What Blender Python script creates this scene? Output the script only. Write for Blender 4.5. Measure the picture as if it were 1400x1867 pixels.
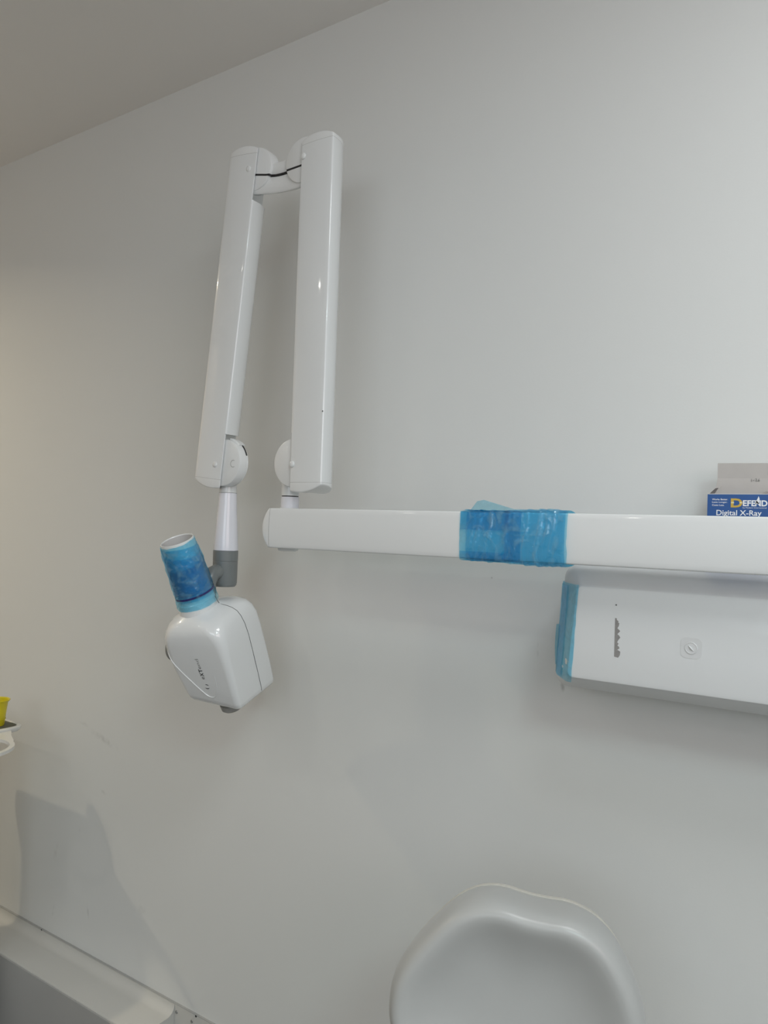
import bpy, bmesh, math, random
from mathutils import Vector, Matrix, noise

# ------------------------------------------------------------------ clear
for o in list(bpy.data.objects):
    bpy.data.objects.remove(o, do_unlink=True)
scene = bpy.context.scene
COL = scene.collection

# ------------------------------------------------------------------ camera, world, lights, exposure
cam_data = bpy.data.cameras.new('camera')
cam_data.sensor_fit = 'HORIZONTAL'
cam_data.sensor_width = 36.0
cam_data.lens = 36.0
cam_data.clip_start = 0.02
cam = bpy.data.objects.new('camera', cam_data)
COL.objects.link(cam)
R3 = Matrix(((0.82822927, -0.01620449, 0.56015506),
             (0.55939911, -0.03549164, -0.82813826),
             (0.03330038, 0.99923859, -0.02033044)))
cam.matrix_world = Matrix.Translation((0, -1.5, 1.5)) @ R3.to_4x4()
scene.camera = cam

world = bpy.data.worlds.new('world')
scene.world = world
world.use_nodes = True
bg = world.node_tree.nodes['Background']
bg.inputs[0].default_value = (0.8, 0.88, 1.0, 1)
bg.inputs[1].default_value = 0.3

CEIL = 2.773
FZ = -0.09                            # floor level
XL, XR, YB = -3.9, 1.9, -4.2          # room limits (the photographed wall is y = 0)


def area(name, loc, power, size, size_y=None, color=(1, 1, 1), target=None, shape='DISK', spread=180):
    l = bpy.data.lights.new(name, 'AREA')
    l.energy = power
    l.color = color
    l.shape = shape
    l.size = size
    if size_y:
        l.size_y = size_y
    l.spread = math.radians(spread)
    o = bpy.data.objects.new(name, l)
    COL.objects.link(o)
    o.location = loc
    if target is not None:
        d = Vector(target) - Vector(loc)
        o.rotation_euler = d.to_track_quat('-Z', 'Y').to_euler()
    return o


PANELS = [(0.30, -1.05, 10.3, (0.93, 0.97, 1.0)), (1.2, -2.2, 21.5, (0.74, 0.98, 1.0))]
DOWNLIGHTS = [(-3.3, -1.1, 11.0), (-2.3, -2.27, 2.2), (-1.3, -2.27, 2.2), (-3.67, -2.27, 2.2), (-2.84, -3.28, 2.2), (-1.3, -3.28, 2.2)]
for (x, y, p, c) in PANELS:
    area('panel_light', (x, y, CEIL - 0.03), p, 0.58, 0.58, c, (x, y, 0), 'SQUARE')
for (x, y, p) in DOWNLIGHTS:
    area('down_light', (x, y, CEIL - 0.022), p, 0.065, None, (1.0, 0.87, 0.63) if p > 5 else (1.0, 0.95, 0.86), (x, y, 0), 'DISK', 150)
# daylight added through two made-up high windows, behind the camera and on the right
WIN = (-0.5, 1.7, 1.70, 2.60)          # x0 x1 z0 z1
WIN2 = (-3.5, -1.3, 1.65, 2.55)        # y0 y1 z0 z1
area('added_daylight', ((WIN[0] + WIN[1]) / 2, YB - 0.03, (WIN[2] + WIN[3]) / 2), 18.5, 2.1, 0.82,
     (0.88, 0.94, 1.0), ((WIN[0] + WIN[1]) / 2, 0, (WIN[2] + WIN[3]) / 2), 'RECTANGLE')
area('added_daylight', (XR + 0.03, (WIN2[0] + WIN2[1]) / 2, (WIN2[2] + WIN2[3]) / 2), 17.5, 2.1, 0.82,
     (1.0, 0.86, 0.86), (0, (WIN2[0] + WIN2[1]) / 2, (WIN2[2] + WIN2[3]) / 2), 'RECTANGLE')

vs = scene.view_settings
vs.view_transform = 'Standard'
vs.look = 'None'
vs.gamma = 1.0
vs.use_curve_mapping = False
vs.exposure = -0.04

# ------------------------------------------------------------------ materials
MATS = {}


def principled(name, color, rough=0.5, spec=0.5, coat=0.0, metallic=0.0, bump=None, var=None, sheen=0.0, trans=0.0, coat_rough=0.05):
    m = bpy.data.materials.new(name)
    m.use_nodes = True
    nt = m.node_tree
    b = nt.nodes['Principled BSDF']
    b.inputs['Base Color'].default_value = (*color, 1)
    b.inputs['Roughness'].default_value = rough
    b.inputs['Specular IOR Level'].default_value = spec
    b.inputs['Metallic'].default_value = metallic
    b.inputs['Coat Weight'].default_value = coat
    b.inputs['Coat Roughness'].default_value = coat_rough
    b.inputs['Sheen Weight'].default_value = sheen
    b.inputs['Transmission Weight'].default_value = trans
    tc = nt.nodes.new('ShaderNodeTexCoord')
    if var:
        sc, amt = var
        n = nt.nodes.new('ShaderNodeTexNoise')
        n.inputs['Scale'].default_value = sc
        n.inputs['Detail'].default_value = 5
        nt.links.new(tc.outputs['Object'], n.inputs['Vector'])
        r = nt.nodes.new('ShaderNodeMapRange')
        r.inputs['To Min'].default_value = 1 - amt
        r.inputs['To Max'].default_value = 1 + amt
        nt.links.new(n.outputs['Fac'], r.inputs['Value'])
        mx = nt.nodes.new('ShaderNodeVectorMath')
        mx.operation = 'SCALE'
        mx.inputs[0].default_value = color
        nt.links.new(r.outputs['Result'], mx.inputs['Scale'])
        nt.links.new(mx.outputs['Vector'], b.inputs['Base Color'])
    if bump:
        sc, st, dist = bump
        n = nt.nodes.new('ShaderNodeTexNoise')
        n.inputs['Scale'].default_value = sc
        n.inputs['Detail'].default_value = 4
        nt.links.new(tc.outputs['Object'], n.inputs['Vector'])
        bp = nt.nodes.new('ShaderNodeBump')
        bp.inputs['Strength'].default_value = st
        bp.inputs['Distance'].default_value = dist
        nt.links.new(n.outputs['Fac'], bp.inputs['Height'])
        nt.links.new(bp.outputs['Normal'], b.inputs['Normal'])
    MATS[name] = m
    return m


def wall_material():
    """Painted plaster with a few scuff marks of their own shape."""
    m = principled('wall_paint', (0.755, 0.765, 0.75), 0.55, 0.35, bump=(260, 0.10, 0.001), var=(1.3, 0.012))
    nt = m.node_tree
    b = nt.nodes['Principled BSDF']
    src = b.inputs['Base Color'].links[0].from_socket
    tc = [n for n in nt.nodes if n.type == 'TEX_COORD'][0]
    nz = nt.nodes.new('ShaderNodeTexNoise')
    nz.inputs['Scale'].default_value = 45
    nz.inputs['Detail'].default_value = 6
    nt.links.new(tc.outputs['Object'], nz.inputs['Vector'])
    acc = None
    # x, z, half width, half height, strength
    for (x, z, rx, rz, s) in [(-2.03, 0.82, 0.085, 0.014, 0.16), (-2.13, 0.85, 0.03, 0.008, 0.12), (-2.02, 0.66, 0.02, 0.008, .14),
                              (-0.565, 1.19, 0.006, 0.012, 0.35), (-0.73, 1.40, 0.003, 0.003, 0.6),
                              (-2.25, 0.42, 0.012, 0.05, 0.10), (-2.07, 0.28, 0.006, 0.03, 0.16), (-2.25, 0.23, 0.006, 0.03, 0.14),
                              (-1.82, 0.36, 0.02, 0.02, 0.10), (-0.62, 1.26, 0.004, 0.02, 0.15), (-0.55, 1.225, 0.012, 0.008, 0.15),
                              (-2.13, 0.52, 0.01, 0.01, 0.15)]:
        mp = nt.nodes.new('ShaderNodeMapping')
        mp.vector_type = 'TEXTURE'
        mp.inputs['Location'].default_value = (x, 0, z)
        mp.inputs['Rotation'].default_value = (0, random.Random(x).uniform(-0.3, 0.3), 0)
        mp.inputs['Scale'].default_value = (rx, 1, rz)
        nt.links.new(tc.outputs['Object'], mp.inputs['Vector'])
        ln = nt.nodes.new('ShaderNodeVectorMath')
        ln.operation = 'LENGTH'
        nt.links.new(mp.outputs['Vector'], ln.inputs[0])
        mr = nt.nodes.new('ShaderNodeMapRange')
        mr.inputs['From Min'].default_value = 0.2
        mr.inputs['From Max'].default_value = 1.0
        mr.inputs['To Min'].default_value = s
        mr.inputs['To Max'].default_value = 0.0
        nt.links.new(ln.outputs['Value'], mr.inputs['Value'])
        if acc is None:
            acc = mr.outputs['Result']
        else:
            ad = nt.nodes.new('ShaderNodeMath')
            ad.operation = 'MAXIMUM'
            nt.links.new(acc, ad.inputs[0])
            nt.links.new(mr.outputs['Result'], ad.inputs[1])
            acc = ad.outputs[0]
    th = nt.nodes.new('ShaderNodeMapRange')
    th.inputs['From Min'].default_value = 0.42
    th.inputs['From Max'].default_value = 0.6
    nt.links.new(nz.outputs['Fac'], th.inputs['Value'])
    mu = nt.nodes.new('ShaderNodeMath')
    mu.operation = 'MULTIPLY'
    nt.links.new(acc, mu.inputs[0])
    nt.links.new(th.outputs['Result'], mu.inputs[1])
    mix = nt.nodes.new('ShaderNodeMix')
    mix.data_type = 'RGBA'
    mix.inputs['B'].default_value = (0.10, 0.10, 0.09, 1)
    nt.links.new(mu.outputs[0], mix.inputs['Factor'])
    nt.links.new(src, mix.inputs['A'])
    nt.links.new(mix.outputs['Result'], b.inputs['Base Color'])
    return m


def film_material(name, tint, haze=0.05):
    """Thin clear blue plastic sheet: each layer tints what lies behind it."""
    m = bpy.data.materials.new(name)
    m.use_nodes = True
    nt = m.node_tree
    nt.nodes.clear()
    out = nt.nodes.new('ShaderNodeOutputMaterial')
    tr = nt.nodes.new('ShaderNodeBsdfTransparent')
    tr.inputs[0].default_value = (*tint, 1)
    df = nt.nodes.new('ShaderNodeBsdfDiffuse')
    df.inputs[0].default_value = (0.35, 0.62, 0.75, 1)
    gl = nt.nodes.new('ShaderNodeBsdfGlossy')
    gl.inputs['Roughness'].default_value = 0.07
    gl.inputs['Color'].default_value = (0.9, 0.97, 1, 1)
    tc = nt.nodes.new('ShaderNodeTexCoord')
    nz = nt.nodes.new('ShaderNodeTexNoise')
    nz.inputs['Scale'].default_value = 32
    nz.inputs['Detail'].default_value = 3
    nz.inputs['Distortion'].default_value = 1.2
    nt.links.new(tc.outputs['Object'], nz.inputs['Vector'])
    bp = nt.nodes.new('ShaderNodeBump')
    bp.inputs['Strength'].default_value = 0.8
    bp.inputs['Distance'].default_value = 0.004
    nt.links.new(nz.outputs['Fac'], bp.inputs['Height'])
    nt.links.new(bp.outputs['Normal'], gl.inputs['Normal'])
    hz = nt.nodes.new('ShaderNodeTexNoise')
    hz.inputs['Scale'].default_value = 24
    hz.inputs['Detail'].default_value = 6
    hz.inputs['Distortion'].default_value = 2.0
    nt.links.new(tc.outputs['Object'], hz.inputs['Vector'])
    hr = nt.nodes.new('ShaderNodeMapRange')
    hr.inputs['From Min'].default_value = 0.48
    hr.inputs['From Max'].default_value = 0.72
    hr.inputs['To Min'].default_value = haze * .4
    hr.inputs['To Max'].default_value = haze * 5
    nt.links.new(hz.outputs['Fac'], hr.inputs['Value'])
    m1 = nt.nodes.new('ShaderNodeMixShader')
    nt.links.new(hr.outputs['Result'], m1.inputs[0])
    nt.links.new(tr.outputs[0], m1.inputs[1])
    nt.links.new(df.outputs[0], m1.inputs[2])
    lw = nt.nodes.new('ShaderNodeLayerWeight')
    lw.inputs['Blend'].default_value = 0.35
    fr = nt.nodes.new('ShaderNodeMapRange')
    fr.inputs['To Min'].default_value = 0.045
    fr.inputs['To Max'].default_value = 0.30
    nt.links.new(lw.outputs['Facing'], fr.inputs['Value'])
    m2 = nt.nodes.new('ShaderNodeMixShader')
    nt.links.new(fr.outputs[0], m2.inputs[0])
    nt.links.new(m1.outputs[0], m2.inputs[1])
    nt.links.new(gl.outputs[0], m2.inputs[2])
    nt.links.new(m2.outputs[0], out.inputs[0])
    MATS[name] = m
    return m


def emission(name, color, strength):
    m = bpy.data.materials.new(name)
    m.use_nodes = True
    nt = m.node_tree
    nt.nodes.clear()
    out = nt.nodes.new('ShaderNodeOutputMaterial')
    e = nt.nodes.new('ShaderNodeEmission')
    e.inputs[0].default_value = (*color, 1)
    e.inputs[1].default_value = strength
    nt.links.new(e.outputs[0], out.inputs[0])
    MATS[name] = m
    return m


wall_material()
principled('wall_plain', (0.72, 0.715, 0.70), 0.6, 0.3, bump=(260, 0.1, 0.001))
principled('wall_warm', (0.74, 0.66, 0.58), 0.6, 0.3, bump=(260, 0.1, 0.001))
principled('ceiling_paint', (0.90, 0.885, 0.86), 0.8, 0.2, bump=(300, 0.1, 0.001))
principled('floor_vinyl', (0.14, 0.14, 0.138), 0.45, 0.4, var=(14, 0.06))
principled('trim_white', (0.62, 0.615, 0.585), 0.55, 0.4, var=(6, 0.03), bump=(180, 0.08, 0.001))
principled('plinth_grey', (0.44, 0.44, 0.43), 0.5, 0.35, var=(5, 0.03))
principled('white_plastic', (0.80, 0.81, 0.805), 0.30, 0.5, coat=0.6, coat_rough=0.06)
principled('white_enamel', (0.80, 0.815, 0.815), 0.28, 0.5, coat=1.0, coat_rough=0.05)
principled('tube_white', (0.78, 0.78, 0.83), 0.25, 0.5, coat=0.5)
principled('satin_white', (0.74, 0.755, 0.76), 0.38, 0.45, coat=0.15, bump=(900, 0.02, 0.0005))
principled('joint_grey', (0.185, 0.20, 0.198), 0.35, 0.5, coat=0.2)
principled('knob_grey', (0.30, 0.30, 0.285), 0.45, 0.4)
principled('seam_dark', (0.05, 0.05, 0.05), 0.6)
principled('seam_grey', (0.42, 0.42, 0.41), 0.6)
principled('black_gap', (0.012, 0.012, 0.013), 0.5)
principled('cone_inside', (0.62, 0.61, 0.60), 0.5)
principled('print_black', (0.02, 0.02, 0.02), 0.5)
principled('print_grey', (0.16, 0.16, 0.155), 0.5)
principled('residue', (0.30, 0.29, 0.28), 0.8, 0.2, var=(220, 0.18))
principled('vinyl', (0.46, 0.465, 0.455), 0.30, 0.45, sheen=0.15, bump=(700, 0.04, 0.0006), var=(3, 0.02))
principled('chair_shell', (0.70, 0.68, 0.62), 0.4, 0.4)
principled('chrome', (0.75, 0.76, 0.77), 0.15, 0.5, metallic=1.0)
principled('black_plastic', (0.03, 0.03, 0.03), 0.45)
principled('card_blue', (0.028, 0.098, 0.30), 0.35, 0.4, coat=0.2)
principled('card_inside', (0.53, 0.50, 0.475), 0.8, 0.2, var=(60, 0.04))
principled('card_edge', (0.70, 0.69, 0.67), 0.8, 0.2)
principled('print_white', (0.85, 0.86, 0.88), 0.4)
principled('print_gold', (0.62, 0.42, 0.08), 0.35, 0.5, metallic=0.25)
principled('print_gold_light', (0.80, 0.70, 0.38), 0.35, 0.5, metallic=0.2)
principled('yellow_plastic', (0.78, 0.66, 0.02), 0.35, 0.4, trans=0.15)
principled('tray_white', (0.76, 0.755, 0.72), 0.4, 0.4, coat=0.2)
principled('tray_mat', (0.135, 0.135, 0.105), 0.7, 0.2, var=(80, 0.05))
principled('screw_steel', (0.40, 0.40, 0.40), 0.4, 0.5, metallic=0.8)
principled('sticker_clear', (0.71, 0.72, 0.725), 0.22, 0.5, coat=0.4)
film_material('blue_film', (0.50, 0.835, 0.965), 0.05)
principled('purple_edge', (0.022, 0.018, 0.14), 0.3, 0.5, coat=0.3)
emission('lamp_lens', (1.0, 0.97, 0.92), 2.0)
glass = principled('window_glass', (0.9, 0.95, 1.0), 0.02, 0.5, trans=1.0)


# ------------------------------------------------------------------ mesh helpers
class MB:
    """collects vertices and faces, builds ONE mesh object"""

    def __init__(self):
        self.v, self.f = [], []

    def add(self, vs, fs):
        k = len(self.v)
        self.v += [Vector(p) for p in vs]
        self.f += [tuple(i + k for i in f) for f in fs]
        return self

    def rings(self, rings, cap0=True, cap1=True, closed=True):
        n = len(rings[0])
        vs = [p for r in rings for p in r]
        fs = []
        for i in range(len(rings) - 1):
            for j in range(n if closed else n - 1):
                a, b = i * n + j, i * n + (j + 1) % n
                fs.append((a, b, b + n, a + n))
        if cap0:
            fs.append(tuple(range(n - 1, -1, -1)))
        if cap1:
            fs.append(tuple((len(rings) - 1) * n + j for j in range(n)))
        return self.add(vs, fs)

    def box(self, lo, hi):
        x0, y0, z0 = lo
        x1, y1, z1 = hi
        return self.add([(x0, y0, z0), (x1, y0, z0), (x1, y1, z0), (x0, y1, z0), (x0, y0, z1), (x1, y0, z1), (x1, y1, z1), (x0, y1, z1)],
                        [(0, 3, 2, 1), (4, 5, 6, 7), (0, 1, 5, 4), (1, 2, 6, 5), (2, 3, 7, 6), (3, 0, 4, 7)])

    def cyl(self, p0, p1, r0, r1=None, n=32, bevel=0.0, cap0=True, cap1=True):
        p0, p1 = Vector(p0), Vector(p1)
        r1 = r0 if r1 is None else r1
        d = (p1 - p0)
        L = d.length
        d.normalize()
        u = d.orthogonal().normalized()
        w = d.cross(u)
        prof = [(0, r0), (L, r1)]
        if bevel:
            prof = [(0, r0 - bevel), (bevel * .3, r0 - bevel * .3), (bevel, r0), (L - bevel, r1), (L - bevel * .3, r1 - bevel * .3), (L, r1 - bevel)]
        rs = [[p0 + d * t + (u * math.cos(a) + w * math.sin(a)) * r for a in [2 * math.pi * k / n for k in range(n)]] for t, r in prof]
        return self.rings(rs, cap0, cap1)

    def lathe(self, p0, axis, prof, n=40, cap0=True, cap1=True):
        p0 = Vector(p0)
        d = Vector(axis).normalized()
        u = d.orthogonal().normalized()
        w = d.cross(u)
        rs = [[p0 + d * t + (u * math.cos(a) + w * math.sin(a)) * r for a in [2 * math.pi * k / n for k in range(n)]] for t, r in prof]
        return self.rings(rs, cap0, cap1)

    def tube(self, pts, r, n=8):
        pts = [Vector(p) for p in pts]
        rs = []
        up = None
        for i, p in enumerate(pts):
            t = (pts[min(i + 1, len(pts) - 1)] - pts[max(i - 1, 0)]).normalized()
            if up is None:
                up = t.orthogonal().normalized()
            up = (up - t * up.dot(t)).normalized()
            w = t.cross(up)
            rr = r[i] if isinstance(r, (list, tuple)) else r
            rs.append([p + (up * math.cos(2 * math.pi * k / n) + w * math.sin(2 * math.pi * k / n)) * rr for k in range(n)])
        return self.rings(rs)

    def build(self, name, mat, parent=None, smooth=40, bevel=0.0, subsurf=0, recalc=True):
        me = bpy.data.meshes.new(name)
        me.from_pydata([tuple(p) for p in self.v], [], self.f)
        if recalc:
            bm = bmesh.new()
            bm.from_mesh(me)
            bmesh.ops.recalc_face_normals(bm, faces=bm.faces)
            bm.to_mesh(me)
            bm.free()
        if smooth:
            me.polygons.foreach_set('use_smooth', [True] * len(me.polygons))
            me.set_sharp_from_angle(angle=math.radians(smooth))
        me.materials.append(MATS[mat] if isinstance(mat, str) else mat)
        o = bpy.data.objects.new(name, me)
        COL.objects.link(o)
        if bevel:
            b = o.modifiers.new('bevel', 'BEVEL')
            b.width = bevel
            b.segments = 3
            b.limit_method = 'ANGLE'
            b.angle_limit = math.radians(35)
            b.harden_normals = False
        if subsurf:
            s = o.modifiers.new('sub', 'SUBSURF')
            s.levels = subsurf
            s.render_levels = subsurf
        adopt(o, parent)
        return o


ROOT = {}


def adopt(o, parent):
    if parent is not None:
        o.parent = parent
        o.matrix_parent_inverse = Matrix.Translation(-ROOT.get(parent.name, Vector((0, 0, 0))))


def thing(name, loc, label, category, group=None):
    e = bpy.data.objects.new(name, None)
    e.empty_display_size = 0.05
    COL.objects.link(e)
    e.location = loc
    ROOT[e.name] = Vector(loc)
    return tag(e, label, category, group)


def tag(o, label, category, group=None):
    o['label'] = label
    o['category'] = category
    if group:
        o['group'] = group
    return o


def struct(o):
    o['kind'] = 'structure'
    return o


def text_mesh(name, body, mat, parent, origin, ex, ey, width, height, offset=0.0, shear=0.0, spacing=1.0):
    """flat printed text scaled to width x height; ex, ey = directions of reading and of the letters' tops"""
    c = bpy.data.curves.new(name, 'FONT')
    c.body = body
    c.size = 1
    c.shear = shear
    c.offset = offset
    c.space_character = spacing
    c.resolution_u = 4
    t = bpy.data.objects.new('tmp_text', c)
    COL.objects.link(t)
    bpy.context.view_layer.update()
    me = bpy.data.meshes.new_from_object(t.evaluated_get(bpy.context.evaluated_depsgraph_get()))
    bpy.data.objects.remove(t, do_unlink=True)
    xs = [v.co.x for v in me.vertices]
    ys = [v.co.y for v in me.vertices]
    x0, x1, y0, y1 = min(xs), max(xs), min(ys), max(ys)
    origin, ex, ey = Vector(origin), Vector(ex).normalized(), Vector(ey).normalized()
    for v in me.vertices:
        p = origin + ex * ((v.co.x - x0) / (x1 - x0) * width) + ey * ((v.co.y - y0) / (y1 - y0) * height)
        v.co = p
    me.name = name
    me.materials.clear()
    me.materials.append(MATS[mat])
    o = bpy.data.objects.new(name, me)
    COL.objects.link(o)
    adopt(o, parent)
    return o


# ------------------------------------------------------------------ the room
T = 0.12
struct(MB().box((XL - T, 0, FZ), (XR + T, T, CEIL)).build('wall_back', 'wall_paint', smooth=0))
struct(MB().box((XL - T, YB - T, FZ), (XL, 0, CEIL)).build('wall_left', 'wall_warm', smooth=0))
wr = MB()
wr.box((XR, YB - T, FZ), (XR + T, WIN2[0], CEIL)).box((XR, WIN2[1], FZ), (XR + T, 0, CEIL))
wr.box((XR, WIN2[0], FZ), (XR + T, WIN2[1], WIN2[2])).box((XR, WIN2[0], WIN2[3]), (XR + T, WIN2[1], CEIL))
struct(wr.build('wall_right', 'wall_plain', smooth=0))
w = MB()
for (y0, y1, z0, z1) in [(WIN2[0], WIN2[0] + .05, WIN2[2], WIN2[3]), (WIN2[1] - .05, WIN2[1], WIN2[2], WIN2[3]), (WIN2[0] + .05, WIN2[1] - .05, WIN2[2], WIN2[2] + .05), (WIN2[0] + .05, WIN2[1] - .05, WIN2[3] - .05, WIN2[3])]:
    w.box((XR + .04, y0, z0), (XR + .10, y1, z1))
struct(w.build('window_added_2', 'trim_white', smooth=0))  # invented frame around the added right-hand daylight
wf = MB()
wf.box((XL, YB - T, FZ), (WIN[0], YB, CEIL)).box((WIN[1], YB - T, FZ), (XR, YB, CEIL))
wf.box((WIN[0], YB - T, FZ), (WIN[1], YB, WIN[2])).box((WIN[0], YB - T, WIN[3]), (WIN[1], YB, CEIL))
struct(wf.build('wall_front', 'wall_plain', smooth=0))
w = MB()
for (x0, x1, z0, z1) in [(WIN[0], WIN[0] + .05, WIN[2], WIN[3]), (WIN[1] - .05, WIN[1], WIN[2], WIN[3]), (WIN[0] + .05, WIN[1] - .05, WIN[2], WIN[2] + .05), (WIN[0] + .05, WIN[1] - .05, WIN[3] - .05, WIN[3])]:
    w.box((x0, YB - .10, z0), (x1, YB - .04, z1))
struct(w.build('window_added_1', 'trim_white', smooth=0))  # frame of a made-up window, added to carry daylight from behind
struct(MB().box((XL - T, YB - T, CEIL), (XR + T, T, CEIL + 0.1)).build('ceiling', 'ceiling_paint', smooth=0))
struct(MB().box((XL - T, YB - T, FZ - 0.1), (XR + T, T, FZ)).build('floor', 'floor_vinyl', smooth=0))

# baseboard on the back wall with screws; low plinth in front of its left part
bb = struct(MB().box((XL, -0.006, FZ), (XR, 0.0, 0.156)).build('baseboard_back', 'trim_white', smooth=0))
for (x, z) in [(-1.650, 0.136), (-1.588, 0.134), (-1.30, 0.12)]:
    MB().cyl((x, -0.0062, z), (x, -0.0078, z), 0.0045, 0.0038, 18).build('screw', 'screw_steel', bb)
for (x, z) in [(-1.573, 0.1535), (-2.30, 0.1545)]:
    MB().cyl((x, -0.0058, z), (x, -0.0066, z), 0.003, 0.003, 12).build('screw_hole', 'black_gap', bb)
MB().box((XL, -0.0064, 0.1556), (XR, -0.0002, 0.1568)).build('caulk_line', 'seam_grey', bb)
pl = MB()
prof = [(-0.0065, FZ), (-0.0065, 0.1535)]
for k in range(7):      # cove between the upright and the flat top
    a = math.radians(90 * k / 6)
    prof.append((-0.0072 - 0.026 * (1 - math.cos(a)), 0.1535 - 0.0262 * math.sin(a)))
prof += [(-0.125, 0.127), (-0.1275, 0.1262), (-0.1285, 0.124), (-0.1285, FZ)]
pl.rings([[(x, y, z) for (y, z) in prof] for x in (XL, -1.658)])
struct(pl.build('trim_1', 'trim_white', smooth=30))
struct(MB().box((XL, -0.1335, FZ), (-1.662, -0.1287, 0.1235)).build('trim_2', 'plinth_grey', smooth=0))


# lamps of the room
def lamp_panel(x, y, label):
    t = thing('ceiling_panel', (x, y, CEIL), label, 'ceiling light')
    f = MB()
    for (x0, x1, y0, y1) in [(-.32, .32, -.32, -.295), (-.32, .32, .295, .32), (-.32, -.295, -.295, .295), (.295, .32, -.295, .295)]:
        f.box((x + x0, y + y0, CEIL - .022), (x + x1, y + y1, CEIL))
    f.build('frame', 'trim_white', t, smooth=0)
    MB().box((x - .295, y - .295, CEIL - .012), (x + .295, y + .295, CEIL - .002)).build('diffuser', 'lamp_lens', t, smooth=0)


def downlight(x, y, label):
    t = thing('recessed_downlight', (x, y, CEIL), label, 'ceiling light', 'recessed ceiling spots')
    MB().lathe((x, y, CEIL), (0, 0, -1), [(0, .062), (.006, .062), (.010, .055), (.008, .044), (.0, .044)], 32, False, False).build('trim_ring', 'trim_white', t)
    MB().cyl((x, y, CEIL - .001), (x, y, CEIL - .005), .043, .043, 32).build('lens', 'lamp_lens', t)


for i, (x, y, p, c) in enumerate(PANELS):
    lamp_panel(x, y, ('square white ceiling light panel close to the x-ray wall', 'square white ceiling light panel nearer the added windows')[i])
for i, (x, y, p) in enumerate(DOWNLIGHTS):
    downlight(x, y, ('round recessed ceiling spot in the left corner by the x-ray wall', 'round recessed ceiling spot left of the room centre',
                     'round recessed ceiling spot right of the room centre', 'round recessed ceiling spot beside the left wall',
                     'round recessed ceiling spot at the rear left', 'round recessed ceiling spot at the rear centre')[i])

# ------------------------------------------------------------------ dental x-ray unit
FRONT = -0.26                        # front plane of the arms
HW, DP = 0.0440, 0.073               # half width and depth of the arm extrusion


def arm_profile(off=0.0, lo=None, hi=None, hw=HW, dp=DP):
    """closed outline (u across, v backwards) of the extruded arm"""
    pts = []
    n = 10
    for k in range(n + 1):            # front face, faintly bowed
        u = -hw + .0030 + (2 * hw - .006) * k / n
        pts.append((u, 0.0026 * (u / hw) ** 2))
    for k in range(1, 5):             # soft right edge
        a = math.radians(90 * k / 4)
        pts.append((hw - .0030 + .0030 * math.sin(a), .0024 + .0034 * (1 - math.cos(a))))
    for k in range(0, 21):            # rounded back
        a = math.pi * k / 20
        pts.append((hw * math.cos(a) * 1.0, 0.012 + (dp - 0.012) * math.sin(a)))
    for k in range(4, 0, -1):
        a = math.radians(90 * k / 4)
        pts.append((-hw + .0030 - .0030 * math.sin(a), .0024 + .0034 * (1 - math.cos(a))))
    if off:
        res = []
        for i, (u, v) in enumerate(pts):
            a, b = pts[i - 1], pts[(i + 1) % len(pts)]
            d = Vector((b[0] - a[0], b[1] - a[1])).normalized()
            res.append((u + d.y * off, v - d.x * off))
        pts = res
    if lo is not None:
        pts = [(max(u, lo), v) for u, v in pts]
    if hi is not None:
        pts = [(min(u, hi), v) for u, v in pts]
    return pts


def arm_frame(origin, axis, across):
    """origin = centre of the front face at the start; v goes to +y (towards the wall)"""
    o, w, u = Vector(origin), Vector(axis).normalized(), Vector(across).normalized()
    v = Vector((0, 1, 0))
    return lambda a, b, c: o + u * a + v * b + w * c


def arm_cap(fr, w0, sign, prof, h0, sag, name, parent, mat='white_plastic', skew=0.0):
    """bulged end cap: outline grows by h(u) along the arm, rim softened"""
    uc = sum(p[0] for p in prof) / len(prof)
    vc = 0.034

    def h(u):
        e = (u / HW - skew) / (1 + abs(skew))
        return h0 + sag * (1 - e * e)
    rs = [[fr(u, v, w0) for u, v in prof]]
    for s, drop in ((1.0, .0026), (.985, .0009), (.955, 0.0), (.75, 0), (.45, 0), (.15, 0)):
        rs.append([fr(uc + (u - uc) * s, vc + (v - vc) * s, w0 + sign * (h(uc + (u - uc) * s) - drop)) for u, v in prof])
    return MB().rings(rs).build(name, mat, parent, smooth=35)


def seam_ring(fr, w, prof_fn, name, parent, mat='seam_grey', t=0.0005):
    p = prof_fn(0.00015)
    return MB().rings([[fr(u, v, w - t) for u, v in p], [fr(u, v, w + t) for u, v in p]], False, False).build(name, mat, parent)


unit = thing('dental_xray_machine', (0.12, -0.03, 1.49),
             'white wall mounted dental x-ray machine with folded arm and hanging tube head', 'x-ray machine')

# --- long horizontal arm
ZC = 1.4915
frh = arm_frame((-1.1385, FRONT, ZC), (1, 0, 0), (0, 0, 1))
pr = arm_profile(hw=0.0430)
HLEN = 1.1385 + 0.22
harm = MB().rings([[frh(u, v, 0) for u, v in pr], [frh(u, v, HLEN * .5) for u, v in pr], [frh(u, v, HLEN) for u, v in pr]]).build('horizontal_arm', 'white_enamel', unit, smooth=30)
arm_cap(frh, -0.0006, -1, pr, 0.0035, 0.0165, 'end_cap', harm, 'white_plastic')
seam_ring(frh, -0.0003, lambda o: arm_profile(o, hw=0.0430), 'cap_seam', harm)
MB().lathe((-1.119, -0.217, ZC - 0.0425), (0, 0, -1), [(0, .0225), (.004, .0225), (.0065, .021), (.008, .016)], 32).build('pivot_nut', 'white_plastic', harm)
# wall bracket that carries the arm, beyond the right edge of the photograph
br = MB().box((0.13, -0.19, 1.4465), (0.27, 0.0, 1.545)).box((0.16, -0.235, 1.535), (0.24, -0.10, 1.555)).build('wall_bracket', 'white_plastic', unit, bevel=.006)

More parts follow.
